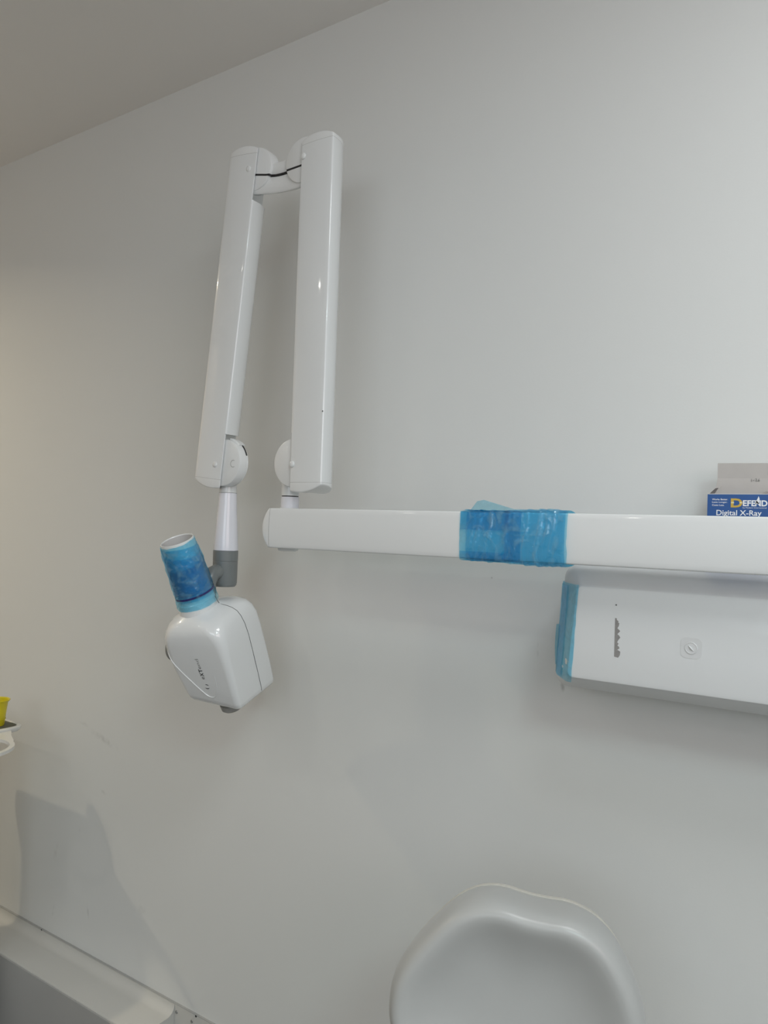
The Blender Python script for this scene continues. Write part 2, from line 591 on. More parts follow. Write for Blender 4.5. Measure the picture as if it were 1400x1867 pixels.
# --- upright arm standing on the end of the horizontal one
XU = -1.0440
fru = arm_frame((XU, FRONT, 1.590), (0, 0, 1), (1, 0, 0))
LU = 2.3155 - 1.590
NOTCH = 0.105


def arm_body(fr, L, notch0, notch1, name):
    """notch0 / notch1: -1 / +1 side that is cut away at the start / end of the arm"""
    m = MB()
    full = arm_profile()

    def cut(side):
        return arm_profile(hi=HW - .0012) if side > 0 else arm_profile(lo=-HW + .0012)
    m.rings([[fr(u, v, NOTCH) for u, v in full], [fr(u, v, L * .5) for u, v in full], [fr(u, v, L - NOTCH) for u, v in full]])

    def plate(side):   # what is left of the section beside the knuckle: open towards that side
        p = []
        for u, v in arm_profile():
            lim = HW - .0035
            if side > 0 and u > lim:
                u = lim
            if side < 0 and u < -lim:
                u = -lim
            # the cut side stays only as a front plate
            if side > 0 and v > .0065 and u > .006:
                u = .006
            if side < 0 and v > .0065 and u < -.006:
                u = -.006
            p.append((u, v))
        return p
    p0, p1 = plate(notch0), plate(notch1)
    m.rings([[fr(u, v, 0) for u, v in p0], [fr(u, v, NOTCH) for u, v in p0]])
    m.rings([[fr(u, v, L - NOTCH) for u, v in p1], [fr(u, v, L) for u, v in p1]])
    return m.build(name, 'white_enamel', unit, smooth=30), p0, p1


uarm, up0, up1 = arm_body(fru, LU, -1, -1, 'upright_arm')
arm_cap(fru, LU + .0006, 1, up1, 0.0085, 0.0095, 'end_cap', uarm)
arm_cap(fru, -.0006, -1, up0, 0.0045, 0.0165, 'end_cap', uarm, skew=-.35)
MB().rings([[fru(u, v, LU) for u, v in up1], [fru(u, v, LU + .0006) for u, v in up1]], False, False).build('cap_seam', 'seam_grey', uarm)
MB().rings([[fru(u, v, -.0006) for u, v in up0], [fru(u, v, 0) for u, v in up0]], False, False).build('cap_seam', 'seam_grey', uarm)

# --- hanging arm, leaning outwards
XA0, ZA0 = -1.3372, 1.6015           # bottom centre
XA1, ZA1 = -1.2590, 2.3380           # top centre
ax = Vector((XA1 - XA0, 0, ZA1 - ZA0))
LA = ax.length
ax.normalize()
fra = arm_frame((XA0, FRONT, ZA0), ax, (ax.z, 0, -ax.x))
harm2, ap0, ap1 = arm_body(fra, LA, 1, 1, 'hanging_arm')
arm_cap(fra, LA + .0006, 1, ap1, 0.0100, 0.0090, 'end_cap', harm2)
arm_cap(fra, -.0006, -1, ap0, 0.0045, 0.0165, 'end_cap', harm2, skew=.35)
MB().rings([[fra(u, v, LA) for u, v in ap1], [fra(u, v, LA + .0006) for u, v in ap1]], False, False).build('cap_seam', 'seam_grey', harm2)
MB().rings([[fra(u, v, -.0006) for u, v in ap0], [fra(u, v, 0) for u, v in ap0]], False, False).build('cap_seam', 'seam_grey', harm2)


def screw(fr, u, w, parent):
    c, d = fr(u, 0.0005, w), Vector((0, -1, 0))
    MB().lathe(c, d, [(-.001, .0068), (.0004, .0068), (.0012, .0058), (.0020, .0038), (.0023, .0012)], 20).build('screw', 'white_plastic', parent)


screw(fru, -0.035, 2.2912 - 1.590, uarm)
screw(fru, -0.036, 1.6285 - 1.590, uarm)
screw(fra, 0.022, LA - .034, harm2)
screw(fra, 0.021, 0.033, harm2)


MB().lathe(fru(.0425, .0008, 1.7375 - 1.590), (0, -1, 0), [(0, .0016), (.0004, .0012)], 10).build('scuff', 'seam_dark', uarm)


def knuckle(center, r, name, y0=-0.2515, y1=-0.188, groove=True):
    x, z = center
    m = MB().lathe((x, y0, z), (0, 1, 0), [(0, r - .004), (.0012, r - .0014), (.004, r), (.022, r), (.0225, r - .0008), (.0235, r - .0008), (.024, r), (y1 - y0 - .004, r), (y1 - y0, r - .004)], 56)
    o = m.build(name, 'white_plastic', unit, smooth=35)
    return o


k1 = knuckle((-1.087, 1.6325), 0.0525, 'lower_knuckle')
k2 = knuckle((-1.2955, 1.6370), 0.0545, 'head_knuckle', y0=-.2515, y1=-.221)
k3 = knuckle((-1.0870, 2.2895), 0.0500, 'elbow_knuckle')
k4 = knuckle((-1.2290, 2.3010), 0.0500, 'elbow_knuckle', y1=-.221)
# dark slot and little cover on the rim of the knuckle above the head
MB().tube([(-1.2955 + .0550 * math.sin(a), -0.229, 1.6370 + .0550 * math.cos(a)) for a in [math.radians(d) for d in range(-6, 76, 6)]], .0017, 6).build('slot', 'black_gap', k2)
cov = MB()
rs = []
for d in (8, 20, 32, 44):
    a = math.radians(d)
    ring = []
    for (rr, y) in ((.0540, -.240), (.0580, -.239), (.0580, -.222), (.0540, -.221)):
        ring.append((-1.2955 + rr * math.sin(a), y, 1.6370 + rr * math.cos(a)))
    rs.append(ring)
cov.rings(rs).build('slot_cover', 'white_plastic', k2, bevel=.0008)
rm = [(-1.2620 + .0078 * math.cos(a), -0.2519, 1.6340 + .0078 * math.sin(a)) for a in [math.radians(d) for d in range(60, 320, 20)]]
MB().tube(rm, .0005, 5).build('plug_ring', 'seam_grey', k2)

# elbow bridge between the two uprights: two halves turning on a horizontal joint
bz0, bz1 = 2.240, 2.3015
XB0, XB1 = -1.236, -1.066


def bridge_front(t):                # scooped front
    return -0.2505 + 0.006 * math.sin(math.pi * t) ** 1.3


def bridge_half(zlo, zhi, name):
    rs = []
    for k in range(15):
        t = k / 14
        x = XB0 + (XB1 - XB0) * t
        yf = bridge_front(t)
        sagl = 0.0 + 0.006 * (2 * t - 1) ** 2
        a0, a1 = zlo(t), zhi(t)
        rs.append([(x, yf + .003, a0), (x, yf, a0 + .004), (x, yf, a1 - .002), (x, yf + .002, a1), (x, -.204, a1), (x, -.200, a1 - .003), (x, -.200, min(a0 + .030, a1 - .004)), (x, -.212, min(a0 + .016, a1 - .006)), (x, yf + .014, a0 + .003)])
    return MB().rings(rs).build(name, 'white_plastic', unit, smooth=50)


EL = [(-1.2450, 2.2866), (-1.2243, 2.2873), (-1.1939, 2.2801), (-1.1690, 2.2760), (-1.1492, 2.2752), (-1.1279, 2.2754), (-1.0931, 2.2767), (-1.06, 2.2800)]


def GAPZ(x):
    for (a, b) in zip(EL, EL[1:]):
        if a[0] <= x <= b[0]:
            t = (x - a[0]) / (b[0] - a[0])
            return a[1] + (b[1] - a[1]) * t
    return EL[-1][1]


gapz = lambda t: GAPZ(XB0 + (XB1 - XB0) * t)
bridge_half(lambda t: 2.2465 - .012 * t - .004 * math.sin(math.pi * t), lambda t: gapz(t) - .0022, 'elbow_lower_half')
bridge_half(lambda t: gapz(t) + .0022, lambda t: 2.308 - .006 * t, 'elbow_upper_half')
bk = MB()
rs = []
for k in range(81):
    t = k / 80
    x = XB0 + (XB1 - XB0) * t
    yf = min(-.2520, bridge_front(t) - .0008) if (t < .325 or t > .60) else bridge_front(t) - .0008
    g = gapz(t)
    rs.append([(x, yf, g - .0021), (x, yf, g + .0021), (x, -.215, g + .0021), (x, -.215, g - .0021)])
bk.rings(rs).build('elbow_gap', 'black_gap', unit, smooth=40)

# posts and hanging stem
post = MB().cyl((-1.1185, -0.217, 1.5300), (-1.1185, -0.217, 1.5605), .0200, .0200, 40).build('post', 'tube_white', unit)
MB().cyl((-1.1185, -0.217, 1.5605), (-1.1185, -0.217, 1.5628), .0182, .0182, 40).build('post_gap', 'black_gap', post)
MB().cyl((-1.1185, -0.217, 1.5628), (-1.1185, -0.217, 1.600), .0195, .0195, 40).build('post_collar', 'white_plastic', post)
MB().lathe((-1.1185, -0.217, 1.5343), (0, 0, 1), [(0, .0230), (.0015, .0230), (.0020, .0206)], 40).build('post_ring', 'white_plastic', post)

XT = -1.3105
stem = MB().cyl((XT, -.217, 1.600), (XT, -.217, 1.569), .0200, .0200, 40).build('stem_collar', 'white_plastic', unit)
sl = MB().lathe((XT, -.217, 1.5688), (0, 0, -1), [(0, .0200), (.0006, .0206), (.03, .0220), (.08, .0254), (.125, .0284), (.1338, .0287), (.1345, .0280)], 48).build('stem_sleeve', 'tube_white', unit)
MB().cyl((XT, -.217, 1.5692), (XT, -.217, 1.5686), .0205, .0205, 40).build('sleeve_seam', 'seam_dark', sl)
jt = MB().lathe((XT, -.217, 1.4342), (0, 0, -1), [(0, .0280), (.0006, .0290), (.0235, .0289), (.0238, .0283), (.0246, .0283), (.0250, .0288), (.074, .0284), (.080, .0270), (.0835, .0240)], 48).build('swivel_joint', 'joint_grey', unit)

# --- tube head, tilted so that its cone points up into the room
HP = Vector((-1.3087, -0.30, 1.3237))
HA = Vector((-0.0366, -0.415, 0.9091)).normalized()
HN = Vector((0.218, -0.8911, -0.398)).normalized()
HS = Vector((0.9753, 0.1836, 0.1231)).normalized()


def H(s, n, a):
    return HP + HS * s + HN * n + HA * a


SECT = [(-.008, .0405, .0405, .0405, 0, 0), (-.014, .0415, .0425, .0405, 0, 0), (-.019, .0475, .0490, .0440, .001, -.001), (-.024, .0580, .0600, .0470, .002, -.003), (-.031, .0680, .0715, .0440, .004, -.005),
        (-.041, .0750, .0800, .0370, .006, -.007), (-.055, .0790, .0838, .0290, .0065, -.0075), (-.075, .0805, .0850, .0225, .007, -.008), (-.110, .0785, .0848, .0180, .007, -.008), (-.150, .0750, .0840, .0155, .007, -.008),
        (-.200, .0700, .0825, .0135, .007, -.008), (-.236, .0660, .0810, .0125, .007, -.008), (-.246, .0640, .0790, .0120, .007, -.008), (-.2515, .0605, .0755, .0110, .007, -.008), (-.2535, .0560, .0710, .0100, .007, -.008)]


def skew_a(s_, n_, a):
    # the underside is cut at a slant
    k = min(max((-a - .11) / .13, 0), 1)
    k = k * k * (3 - 2 * k)
    return a + k * (.0086 - .25 * s_ + .18 * n_)


def sect_at(a):
    for i in range(len(SECT) - 1):
        a0, a1 = SECT[i][0], SECT[i + 1][0]
        if a1 <= a <= a0:
            t = (a0 - a) / (a0 - a1)
            return [SECT[i][k] + (SECT[i + 1][k] - SECT[i][k]) * t for k in range(6)]
    return list(SECT[0] if a > SECT[0][0] else SECT[-1])


def rrect(hs, hn, r, n=8):
    pts = []
    for cx, cy, a0 in ((hs - r, hn - r, 0), (-hs + r, hn - r, 90), (-hs + r, -hn + r, 180), (hs - r, -hn + r, 270)):
        for k in range(n + 1):
            a = math.radians(a0 + 90 * k / n)
            pts.append((cx + r * math.cos(a), cy + r * math.sin(a)))
    return pts


head = MB().rings([[H(s + so, n + no, skew_a(s, n, a)) for s, n in rrect(hs, hn, min(r, hs - .0002, hn - .0002))] for a, hs, hn, r, so, no in SECT]).build('tube_head', 'white_enamel', unit, smooth=50)
# neck swelling under the cone at the front
MB().lathe(H(0, 0.004, -.040), HA, [(0, .047), (.012, .0465), (.022, .0440), (.034, .0420), (.044, .0410)], 40).build('neck', 'white_enamel', head)
# seam between the two housing halves


def side_s(n_, a):
    _, hs, hn, r, so, no = sect_at(a)
    r = min(r, hs - .0002, hn - .0002)
    n_ = n_ - no
    if abs(n_) > hn - r:
        d = min(abs(n_) - (hn - r), r)
        return so + hs - r + math.sqrt(max(r * r - d * d, 0))
    return so + hs


sp = [H(math.sqrt(.0421 ** 2 - .012 ** 2), -.012, .002), H(math.sqrt(.0445 ** 2 - .012 ** 2), -.0120, -.010), H(math.sqrt(.0470 ** 2 - .0125 ** 2), -.0125, -.0185)]
sp += [H(side_s(-.0125 - .012 * min(k / 12, 1), a) + .0002, -.0125 - .012 * min(k / 12, 1), skew_a(side_s(-.02, a) - sect_at(a)[4], -.0125 - .012 * min(k / 12, 1) - sect_at(a)[5], a)) for k, a in enumerate([-.022, -.024, -.0275, -.031, -.036, -.041, -.048, -.055, -.065, -.075] + [-.085 - .01 * j for j in range(17)])]
MB().tube(sp, .0006, 6).build('housing_seam', 'seam_dark', head)
# raised shield line on the front
shield = [(-.071, -.086), (-.062, -.106), (-.048, -.132), (-.030, -.160), (-.012, -.186), (-.001, -.1995), (.008, -.206), (.017, -.2065), (.025, -.200), (.032, -.186), (.037, -.168), (.040, -.148)]
dense = []
for i in range(len(shield) - 1):
    p0, p1 = Vector(shield[max(i - 1, 0)]), Vector(shield[i])
    p2, p3 = Vector(shield[i + 1]), Vector(shield[min(i + 2, len(shield) - 1)])
    for k in range(5):
        t = k / 5
        dense.append(0.5 * ((2 * p1) + (p2 - p0) * t + (2 * p0 - 5 * p1 + 4 * p2 - p3) * t * t + (-p0 + 3 * p1 - 3 * p2 + p3) * t ** 3))


def skewinv(s_, a):
    b = a
    for _ in range(6):
        b = a - (skew_a(s_, .0775, b) - b)
    return b


def front_n(s, a):
    _, hs, hn, r, so, no = sect_at(a)
    s = s - so
    if abs(s) > hs - r:
        d = min(abs(s) - (hs - r), r)
        return no + hn - r + math.sqrt(max(r * r - d * d, 0))
    return no + hn


MB().tube([H(p.x, front_n(p.x, skewinv(p.x, p.y)) + .0002, p.y) for p in dense], [.0013 - .0009 * max(0, i / len(dense) - .55) / .45 for i in range(len(dense))], 6).build('shield_line', 'white_enamel', head)
# name printed upwards on the front, logo mark under it
tn = .0006


def head_text(body, a0, a1, s0, h, mat, off):
    text_mesh('print', body, mat, head, H(s0, front_n(s0, a0) + tn, a0), HA, -HS, a1 - a0, h, off)


head_text('e', -.158, -.1515, .0115, .0065, 'print_grey', 0.0)
head_text('X', -.1500, -.1415, .0125, .0095, 'print_black', 0.02)
head_text('T', -.1405, -.1320, .0125, .0095, 'print_black', 0.02)
head_text('end', -.1310, -.106, .0120, .0085, 'print_grey', -0.01)
ring = MB()
for a0, a1, r in ((200, 330, .0062), (20, 120, .0062)):
    pts_o, pts_i = [], []
    fs, vsx = [], []
    for k in range(11):
        a = math.radians(a0 + (a1 - a0) * k / 10)
        for rr in (r, r - .0018 * math.sin(math.pi * (k + .6) / 11.2)):
            s, h = .009 + rr * math.cos(a), -.178 + rr * math.sin(a)
            vsx.append(H(s, front_n(s, skewinv(s, h)) + tn, h))
    for k in range(10):
        fs.append((2 * k, 2 * k + 2, 2 * k + 3, 2 * k + 1))
    ring.add(vsx, fs)
ring.build('logo_mark', 'print_black', head, smooth=0)
# cone
cone = MB().lathe(H(0, 0, 0), HA, [(-.012, .0412), (0, .0405), (.030, .0385), (.1455, .0370), (.1475, .0366), (.1478, .0350), (.1465, .0342), (.02, .0340)], 64, True, True).build('beam_cone', 'white_plastic', head)
MB().lathe(H(0, 0, 0), HA, [(.019, .0338), (.1455, .0339)], 64, True, False).build('cone_lining', 'cone_inside', head)
# pivot caps of the yoke
kb = MB().lathe(H(-.0650, .012, -.114), -HS, [(0, .030), (.034, .030), (.0395, .0275), (.0415, .022)], 40).build('pivot_cap', 'knob_grey', head)
MB().lathe(H(.022, .030, -.2480), -HA, [(0, .027), (.012, .0265), (.0165, .022), (.018, .014)], 40).build('foot_cap', 'knob_grey', head)
# lug from the swivel joint to the back of the head
lug = MB()
secs = []
for (p, hw_, hh) in ((Vector((XT, -.217, 1.3880)), .0150, .0190), (Vector((XT, -.2480, 1.3850)), .0150, .0185), (Vector((XT - .001, -.2650, 1.3700)), .0150, .0200), (Vector((XT - .001, -.2660, 1.3180)), .0150, .0200)):
    secs.append((p, hw_, hh))
pp = [Vector((XT, -.217, 1.386)), Vector((XT, -.240, 1.386)), Vector((XT, -.258, 1.380)), Vector((XT, -.268, 1.362)), Vector((XT, -.268, 1.335)), Vector((XT, -.262, 1.300))]
lug.tube(pp, .0185, 16).build('yoke_lug', 'joint_grey', unit, smooth=60)

# ------------------------------------------------------------------ control cabinet on the wall under the arm
cab = thing('control_cabinet', (-0.05, 0, 1.215), 'white control box with sloping edges on the wall under the long x-ray arm', 'control box')
XCR = 0.36


def cab_ring(x0, x1, z0, z1, r, y, x0b=None, n=6):
    x0b = x0 if x0b is None else x0b
    pts = []
    for cx, cz, a0 in ((x1 - r, z1 - r, 0), (x0 + r, z1 - r, 90), (x0b + r, z0 + r, 180), (x1 - r, z0 + r, 270)):
        for k in range(n + 1):
            a = math.radians(a0 + 90 * k / n)
            pts.append((cx + r * math.cos(a), y, cz + r * math.sin(a)))
    return pts


CAB = [cab_ring(-.5200, XCR + .055, 1.2185, 1.4440, .024, -0.001, -.5320),
       cab_ring(-.5200, XCR + .055, 1.2185, 1.4440, .024, -0.118, -.5320),
       cab_ring(-.5180, XCR + .053, 1.2200, 1.4430, .024, -0.128, -.5300),
       cab_ring(-.5080, XCR + .043, 1.2260, 1.4370, .022, -0.1500, -.5190),
       cab_ring(-.4735, XCR + .003, 1.2480, 1.4128, .013, -0.1955, -.4860),
       cab_ring(-.4690, XCR, 1.2510, 1.4095, .010, -0.1995, -.4815),
       cab_ring(-.4660, XCR - .003, 1.2540, 1.4070, .008, -0.2003, -.4780)]
body = MB().rings(CAB).build('housing', 'satin_white', cab, smooth=24)
YF = -0.2003
# embossed round emblem on a clear square label
sx, sz = -0.2776, 1.3237
sq = [(sx + p, sz + q) for p, q in rrect(.0162, .0165, .0085, 6)]
MB().rings([[(x, YF - .0001, z) for x, z in sq], [(x, YF - .0005, z) for x, z in sq]]).build('clear_label', 'sticker_clear', cab, smooth=20)
em = MB().lathe((sx, YF - .0004, sz), (0, -1, 0), [(0, .0098), (.0010, .0096), (.0012, .0085), (.0007, .0080), (.0007, .0001)], 40).build('emblem', 'sticker_clear', cab)
MB().tube([(sx - .0035, YF - .0018, sz + .0038), (sx, YF - .0021, sz), (sx + .0035, YF - .0018, sz - .0038)], [.0006, .0016, .0006], 6).build('emblem_slash', 'satin_white', em)
# torn rest of a label: straight left edge, ragged right edge
rag = [(.0, .0), (.006, -.001), (.0085, .003), (.009, .0085), (.0045, .011), (.0078, .0135), (.0068, .0160), (.0046, .0175), (.0062, .0205), (.0040, .0225), (.0060, .0268), (.0085, .0300), (.0068, .0330), (.0040, .0350), (.0080, .0400), (.0062, .0420), (.0038, .0440), (.0058, .0480), (.0065, .0520), (.0048, .0530), (.0052, .0550), (.0025, .0570), (.0028, .0590), (.0, .0595)]
rx0, rz0 = -0.4005, 1.2955
n = len(rag)
MB().rings([[(rx0 + p * 1.12, YF - .0001, rz0 + q * 1.09) for p, q in rag], [(rx0 + p * 1.12, YF - .0004, rz0 + q * 1.09) for p, q in rag]]).build('label_residue', 'residue', cab, smooth=0)
MB().cyl((rx0 + .0012, YF - .0001, rz0 + .087), (rx0 + .0012, YF - .0004, rz0 + .087), .0014, .0014, 8).build('residue_dot', 'print_grey', cab)

# ------------------------------------------------------------------ blue barrier film
random.seed(4)


def wrap_film(name, label, layers, flap=None):
    """layers: (x0, x1, offset, i0, i1, seed) sheets wound round the horizontal arm"""
    t = thing(name, (-0.57, -0.217, 1.44), label, 'plastic film')
    for (x0, x1, off, z0, z1, seed) in layers:
        nx = max(6, int((x1 - x0) / .0016))
        rs = []
        base = arm_profile(off, hw=.0430)
        # subdivide the outline
        prof = []
        for i in range(len(base)):
            a, b = Vector(base[i]), Vector(base[(i + 1) % len(base)])
            m = max(1, int((b - a).length / .002))
            for k in range(m):
                prof.append(a.lerp(b, k / m))
        closed = z0 is None
        if not closed:
            prof = [p for p in prof if z0 <= p.x <= z1 and p.y < .03]
            prof.sort(key=lambda p: (p.x))
        cen = Vector((0, .043))
        for i in range(nx + 1):
            x = x0 + (x1 - x0) * i / nx
            r = []
            for p in prof:
                d = (p - cen).normalized()
                q = Vector((x * 26 + seed, p.x * 10, p.y * 10 + seed * 3))
                w_ = (1 - abs(noise.noise(q)) * 2.2) ** 3 * .0016 + abs(noise.noise(q * 2.3)) * .0012
                # a few crosswise ridges
                for (rx, amp) in RIDGES.get(seed, ()):
                    w_ += amp * math.exp(-((x - rx - .004 * math.sin(p.x * 60)) / .0022) ** 2)
                w_ = max(w_ + .0005, 0)
                edge = x
                if i in (0, nx):
                    edge = x + .0012 * noise.noise(Vector((p.x * 60, p.y * 60, seed + i)))
                u, v = p + d * w_
                r.append((edge, FRONT + v, ZC + u))
            rs.append(r)
        MB().rings(rs, False, False, closed).build('sheet', 'blue_film', t, smooth=60, recalc=False)
    return t


RIDGES = {1: [(-.645, .002), (-.632, .002)], 2: [(-.540, .0026), (-.515, .0034), (-.492, .0026)], 3: [(-.518, .0022), (-.503, .0016)], 7: [(-.61, .0022), (-.635, .0018)]}
wf = wrap_film('arm_film_wrap', 'crinkled blue plastic film wrapped around the long horizontal arm',
               [(-.6700, -.5500, .0008, None, None, 1),
                (-.6560, -.5650, .0017, None, None, 7),
                (-.5800, -.4655, .0036, None, None, 2),
                (-.5640, -.4690, .0046, None, None, 3),
                (-.6690, -.5720, .0026, .010, .0455, 5),
                (-.6685, -.5780, .0028, -.0455, -.027, 6)])
# loose corner standing up at the back of the arm
fl = MB()
rs = []
for k in range(9):
    t = k / 8
    x = -.668 + .105 * t
    hgt = .0245 * (1 - abs(t - .16) / .16) if t < .16 else .0245 * (1 - (t - .16) / .84)
    rs.append([(x, -.232 + .004 * math.sin(9 * t), ZC + .0420), (x - .002 * t, -.229 + .006 * t, ZC + .0440 + hgt * .5), (x, -.226 + .010 * t, ZC + .0440 + hgt)])
fl.rings(rs, False, False, False).build('loose_corner', 'blue_film', wf, recalc=False)

# film on the cone of the tube head
cf = thing('cone_film_wrap', tuple(H(0, 0, 0)), 'crinkled blue plastic film around the upturned cone of the x-ray head', 'plastic film')


def cone_r(a):
    return .0405 - .0035 * min(max(a, 0) / .1455, 1) if a > .03 else .0405 - .002 * max(a, 0) / .03


def cone_sheet(a0, a1, off, seed, flare=0.0, amp=1.0, top_slope=0.0):
    rs = []
    na, nt_ = max(5, int((a1 - a0) / .0018)), 128
    for i in range(na + 1):
        t = i / na
        r = []
        for k in range(nt_):
            th = 2 * math.pi * k / nt_
            a = a0 + (a1 + top_slope * math.cos(th + seed) - a0) * t
            q = Vector((math.cos(th) * 1.6 + seed, math.sin(th) * 1.6, a * 34))
            w_ = abs(1 - abs(noise.noise(q)) * 2.4) ** 3 * .0017 + abs(noise.noise(q * 2.7)) * .0012
            rad = cone_r(a) + off + w_ * amp + flare * (1 - t) ** 2
            r.append(H(rad * math.cos(th), rad * math.sin(th), a + .0012 * noise.noise(Vector((th * 2, seed, 0))) * (1 if i in (0, na) else 0)))
        rs.append(r)
    MB().rings(rs, False, False).build('sheet', 'blue_film', cf, smooth=60, recalc=False)


cone_sheet(-.006, .144, .0006, 1.3, .0052, 1.0, .0015)
cone_sheet(.026, .134, .0016, 4.1, 0.0, 1.0, .005)
cone_sheet(.022, .092, .0028, 7.7, 0.0009, 1.0, .004)
cone_sheet(.014, .122, .0036, 9.2, 0.001, 1.0, .012)
rs = []
for i in range(3):
    rs.append([H((cone_r(.022) + .0054 + .0003 * math.cos(3 * th)) * math.cos(th), (cone_r(.022) + .0054 + .0003 * math.cos(3 * th)) * math.sin(th), .019 + .0022 * i + .002 * math.cos(th)) for th in [2 * math.pi * k / 64 for k in range(64)]])
MB().rings(rs, False, False).build('dark_edge', 'purple_edge', cf, smooth=60, recalc=False)
# loose tabs on the far side
for (th, a0, a1, w0, w1) in ((200, .050, .088, .007, .002), (205, .004, .040, .010, .004), (196, .018, .052, .003, .006)):
    th = math.radians(th)
    d = Vector((math.cos(th), math.sin(th)))
    pt = []
    rs = []
    for k in range(6):
        t = k / 5
        a = a0 + (a1 - a0) * t
        r0 = cone_r(a) + .003
        wd = w0 + (w1 - w0) * t
        tg = Vector((-d.y, d.x)) * .006
        rs.append([H(d.x * r0, d.y * r0, a), H(d.x * (r0 + wd * .5) + tg.x * .5, d.y * (r0 + wd * .5) + tg.y * .5, a - .001), H(d.x * (r0 + wd) + tg.x, d.y * (r0 + wd) + tg.y, a - .003)])
    MB().rings(rs, False, False, False).build('loose_tab', 'blue_film', cf, recalc=False)

# film over the left end of the cabinet
ef = thing('cabinet_film', (-0.52, -0.12, 1.225), 'blue plastic film strip over the left end of the control cabinet', 'plastic film')


def end_path(z, off, wr):
    """outline of the cabinet's left end at height z, from the front face back to the side"""
    t = (1.4440 - z) / (1.4440 - 1.2185)
    pts = [(-.4620 - .012 * t, -.2006), (-.4680 - .0125 * t, -.2000), (-.4735 - .0125 * t, -.1955), (-.4905 - .0120 * t, -.1730), (-.5080 - .0110 * t, -.1500), (-.5180 - .0120 * t, -.1280), (-.5200 - .0120 * t, -.1180), (-.5200 - .0120 * t, -.060)]
    res = []
    for i, (x, y) in enumerate(pts):
        w_ = off + wr * abs(noise.noise(Vector((x * 40, y * 30, z * 30 + off * 3000))))
        res.append((x - .8 * w_, y - .6 * w_, z))
    return res


for off, z0, z1, skip in ((.0012, 1.2420, 1.4120, 0), (.0026, 1.2440, 1.4080, 3)):
    rs = []
    for k in range(40):
        z = z0 + (z1 - z0) * k / 39
        rs.append(end_path(z, off, .0016)[skip:])
    MB().rings(rs, False, False, False).build('sheet', 'blue_film', ef, smooth=60, recalc=False)
rs = []
for k in range(8):      # loose flap at the back edge
    z = 1.255 + .075 * k / 7
    rs.append([(-.5325, -.100, z), (-.5340 - .001 * math.sin(k), -.110, z), (-.5350 - .002 * math.sin(k * .45), -.120, z)])
MB().rings(rs, False, False, False).build('loose_flap', 'blue_film', ef, recalc=False)

# ------------------------------------------------------------------ carton on top of the cabinet, behind the arm
BX0, BX1, BY0, BY1, BZ0, BZ1 = -.2756, -.1770, -.1150, -.0680, 1.4444, 1.5755
carton = thing('cardboard_box', ((BX0 + BX1) / 2, (BY0 + BY1) / 2, BZ0), 'open blue cardboard box with gold and white lettering standing behind the arm', 'box')
c_t = .0008
front = MB().box((BX0, BY0, BZ0), (BX1, BY0 + c_t, BZ1)).build('front_panel', 'card_blue', carton, smooth=0)
MB().box((BX0, BY1 - c_t, BZ0), (BX1, BY1, BZ1)).build('back_panel', 'card_inside', carton, smooth=0)
MB().box((BX0, BY0 + c_t, BZ0), (BX0 + c_t, BY1 - c_t, BZ1)).build('side_panel', 'card_blue', carton, smooth=0)
MB().box((BX1 - c_t, BY0 + c_t, BZ0), (BX1, BY1 - c_t, BZ1)).build('side_panel', 'card_blue', carton, smooth=0)
MB().box((BX0 + c_t, BY0 + c_t, BZ0), (BX1 - c_t, BY1 - c_t, BZ0 + c_t)).build('bottom_panel', 'card_inside', carton, smooth=0)


def sheet(pts, name, mat, parent, th=.0007):
    """thin folded card from quads given as rows"""
    m = MB()
    pts = [[Vector(p) for p in r] for r in pts]
    n = len(pts[0])
    m.rings(pts, False, False, False)
    o = m.build(name, mat, parent, smooth=0)
    s = o.modifiers.new('thick', 'SOLIDIFY')
    s.thickness = th
    return o


# lid stands up from the back edge, its tuck edge folded back
sheet([[(BX0 + .0020, BY1, BZ1), (BX1 - .001, BY1, BZ1)],
       [(BX0 + .0055, BY1 + .004, BZ1 + .030), (BX1 - .001, BY1 + .004, BZ1 + .029)],
       [(BX0 + .0055, BY1 + .003, BZ1 + .0560), (BX1 - .001, BY1 + .003, BZ1 + .0545)],
       [(BX0 + .0035, BY1 + .014, BZ1 + .0575), (BX1 - .001, BY1 + .014, BZ1 + .056)]], 'lid', 'card_inside', carton)
sheet([[(BX0 + .0006, BY0 + .004, BZ1), (BX0 + .0006, BY1 - .004, BZ1)],
       [(BX0 + .0095, BY0 + .010, BZ1 + .0105), (BX0 + .0095, BY1 - .008, BZ1 + .0135)],
       [(BX0 + .0150, BY0 + .018, BZ1 + .0125), (BX0 + .0150, BY1 - .012, BZ1 + .0150)]], 'dust_flap', 'card_inside', carton)
sheet([[(BX1 - .0006, BY0 + .004, BZ1), (BX1 - .0006, BY1 - .004, BZ1)],
       [(BX1 - .0080, BY0 + .006, BZ1 + .0060), (BX1 - .0080, BY1 - .008, BZ1 + .0110)],
       [(BX1 - .0180, BY0 + .010, BZ1 - .0030), (BX1 - .0180, BY1 - .012, BZ1 + .004)]], 'dust_flap', 'card_inside', carton)
MB().box((BX0, BY0 - .0002, BZ1 - .0006), (BX1, BY0 + c_t, BZ1 + .0003)).build('cut_edge', 'card_edge', carton, smooth=0)
PXM = 1198.0


def bpx(px, py):
    return Vector((BX0 + (px - 1289) / PXM, BY0 - .0003, BZ1 - (py - 899) / PXM))


def box_text(body, x0, y0, x1, y1, mat, off=0.0, lift=0.0):
    p = bpx(x0, y1)
    p.y -= lift
    return text_mesh('print', body, mat, front, p, (1, 0, 0), (0, 0, 1), (x1 - x0) / PXM, (y1 - y0) / PXM, off)


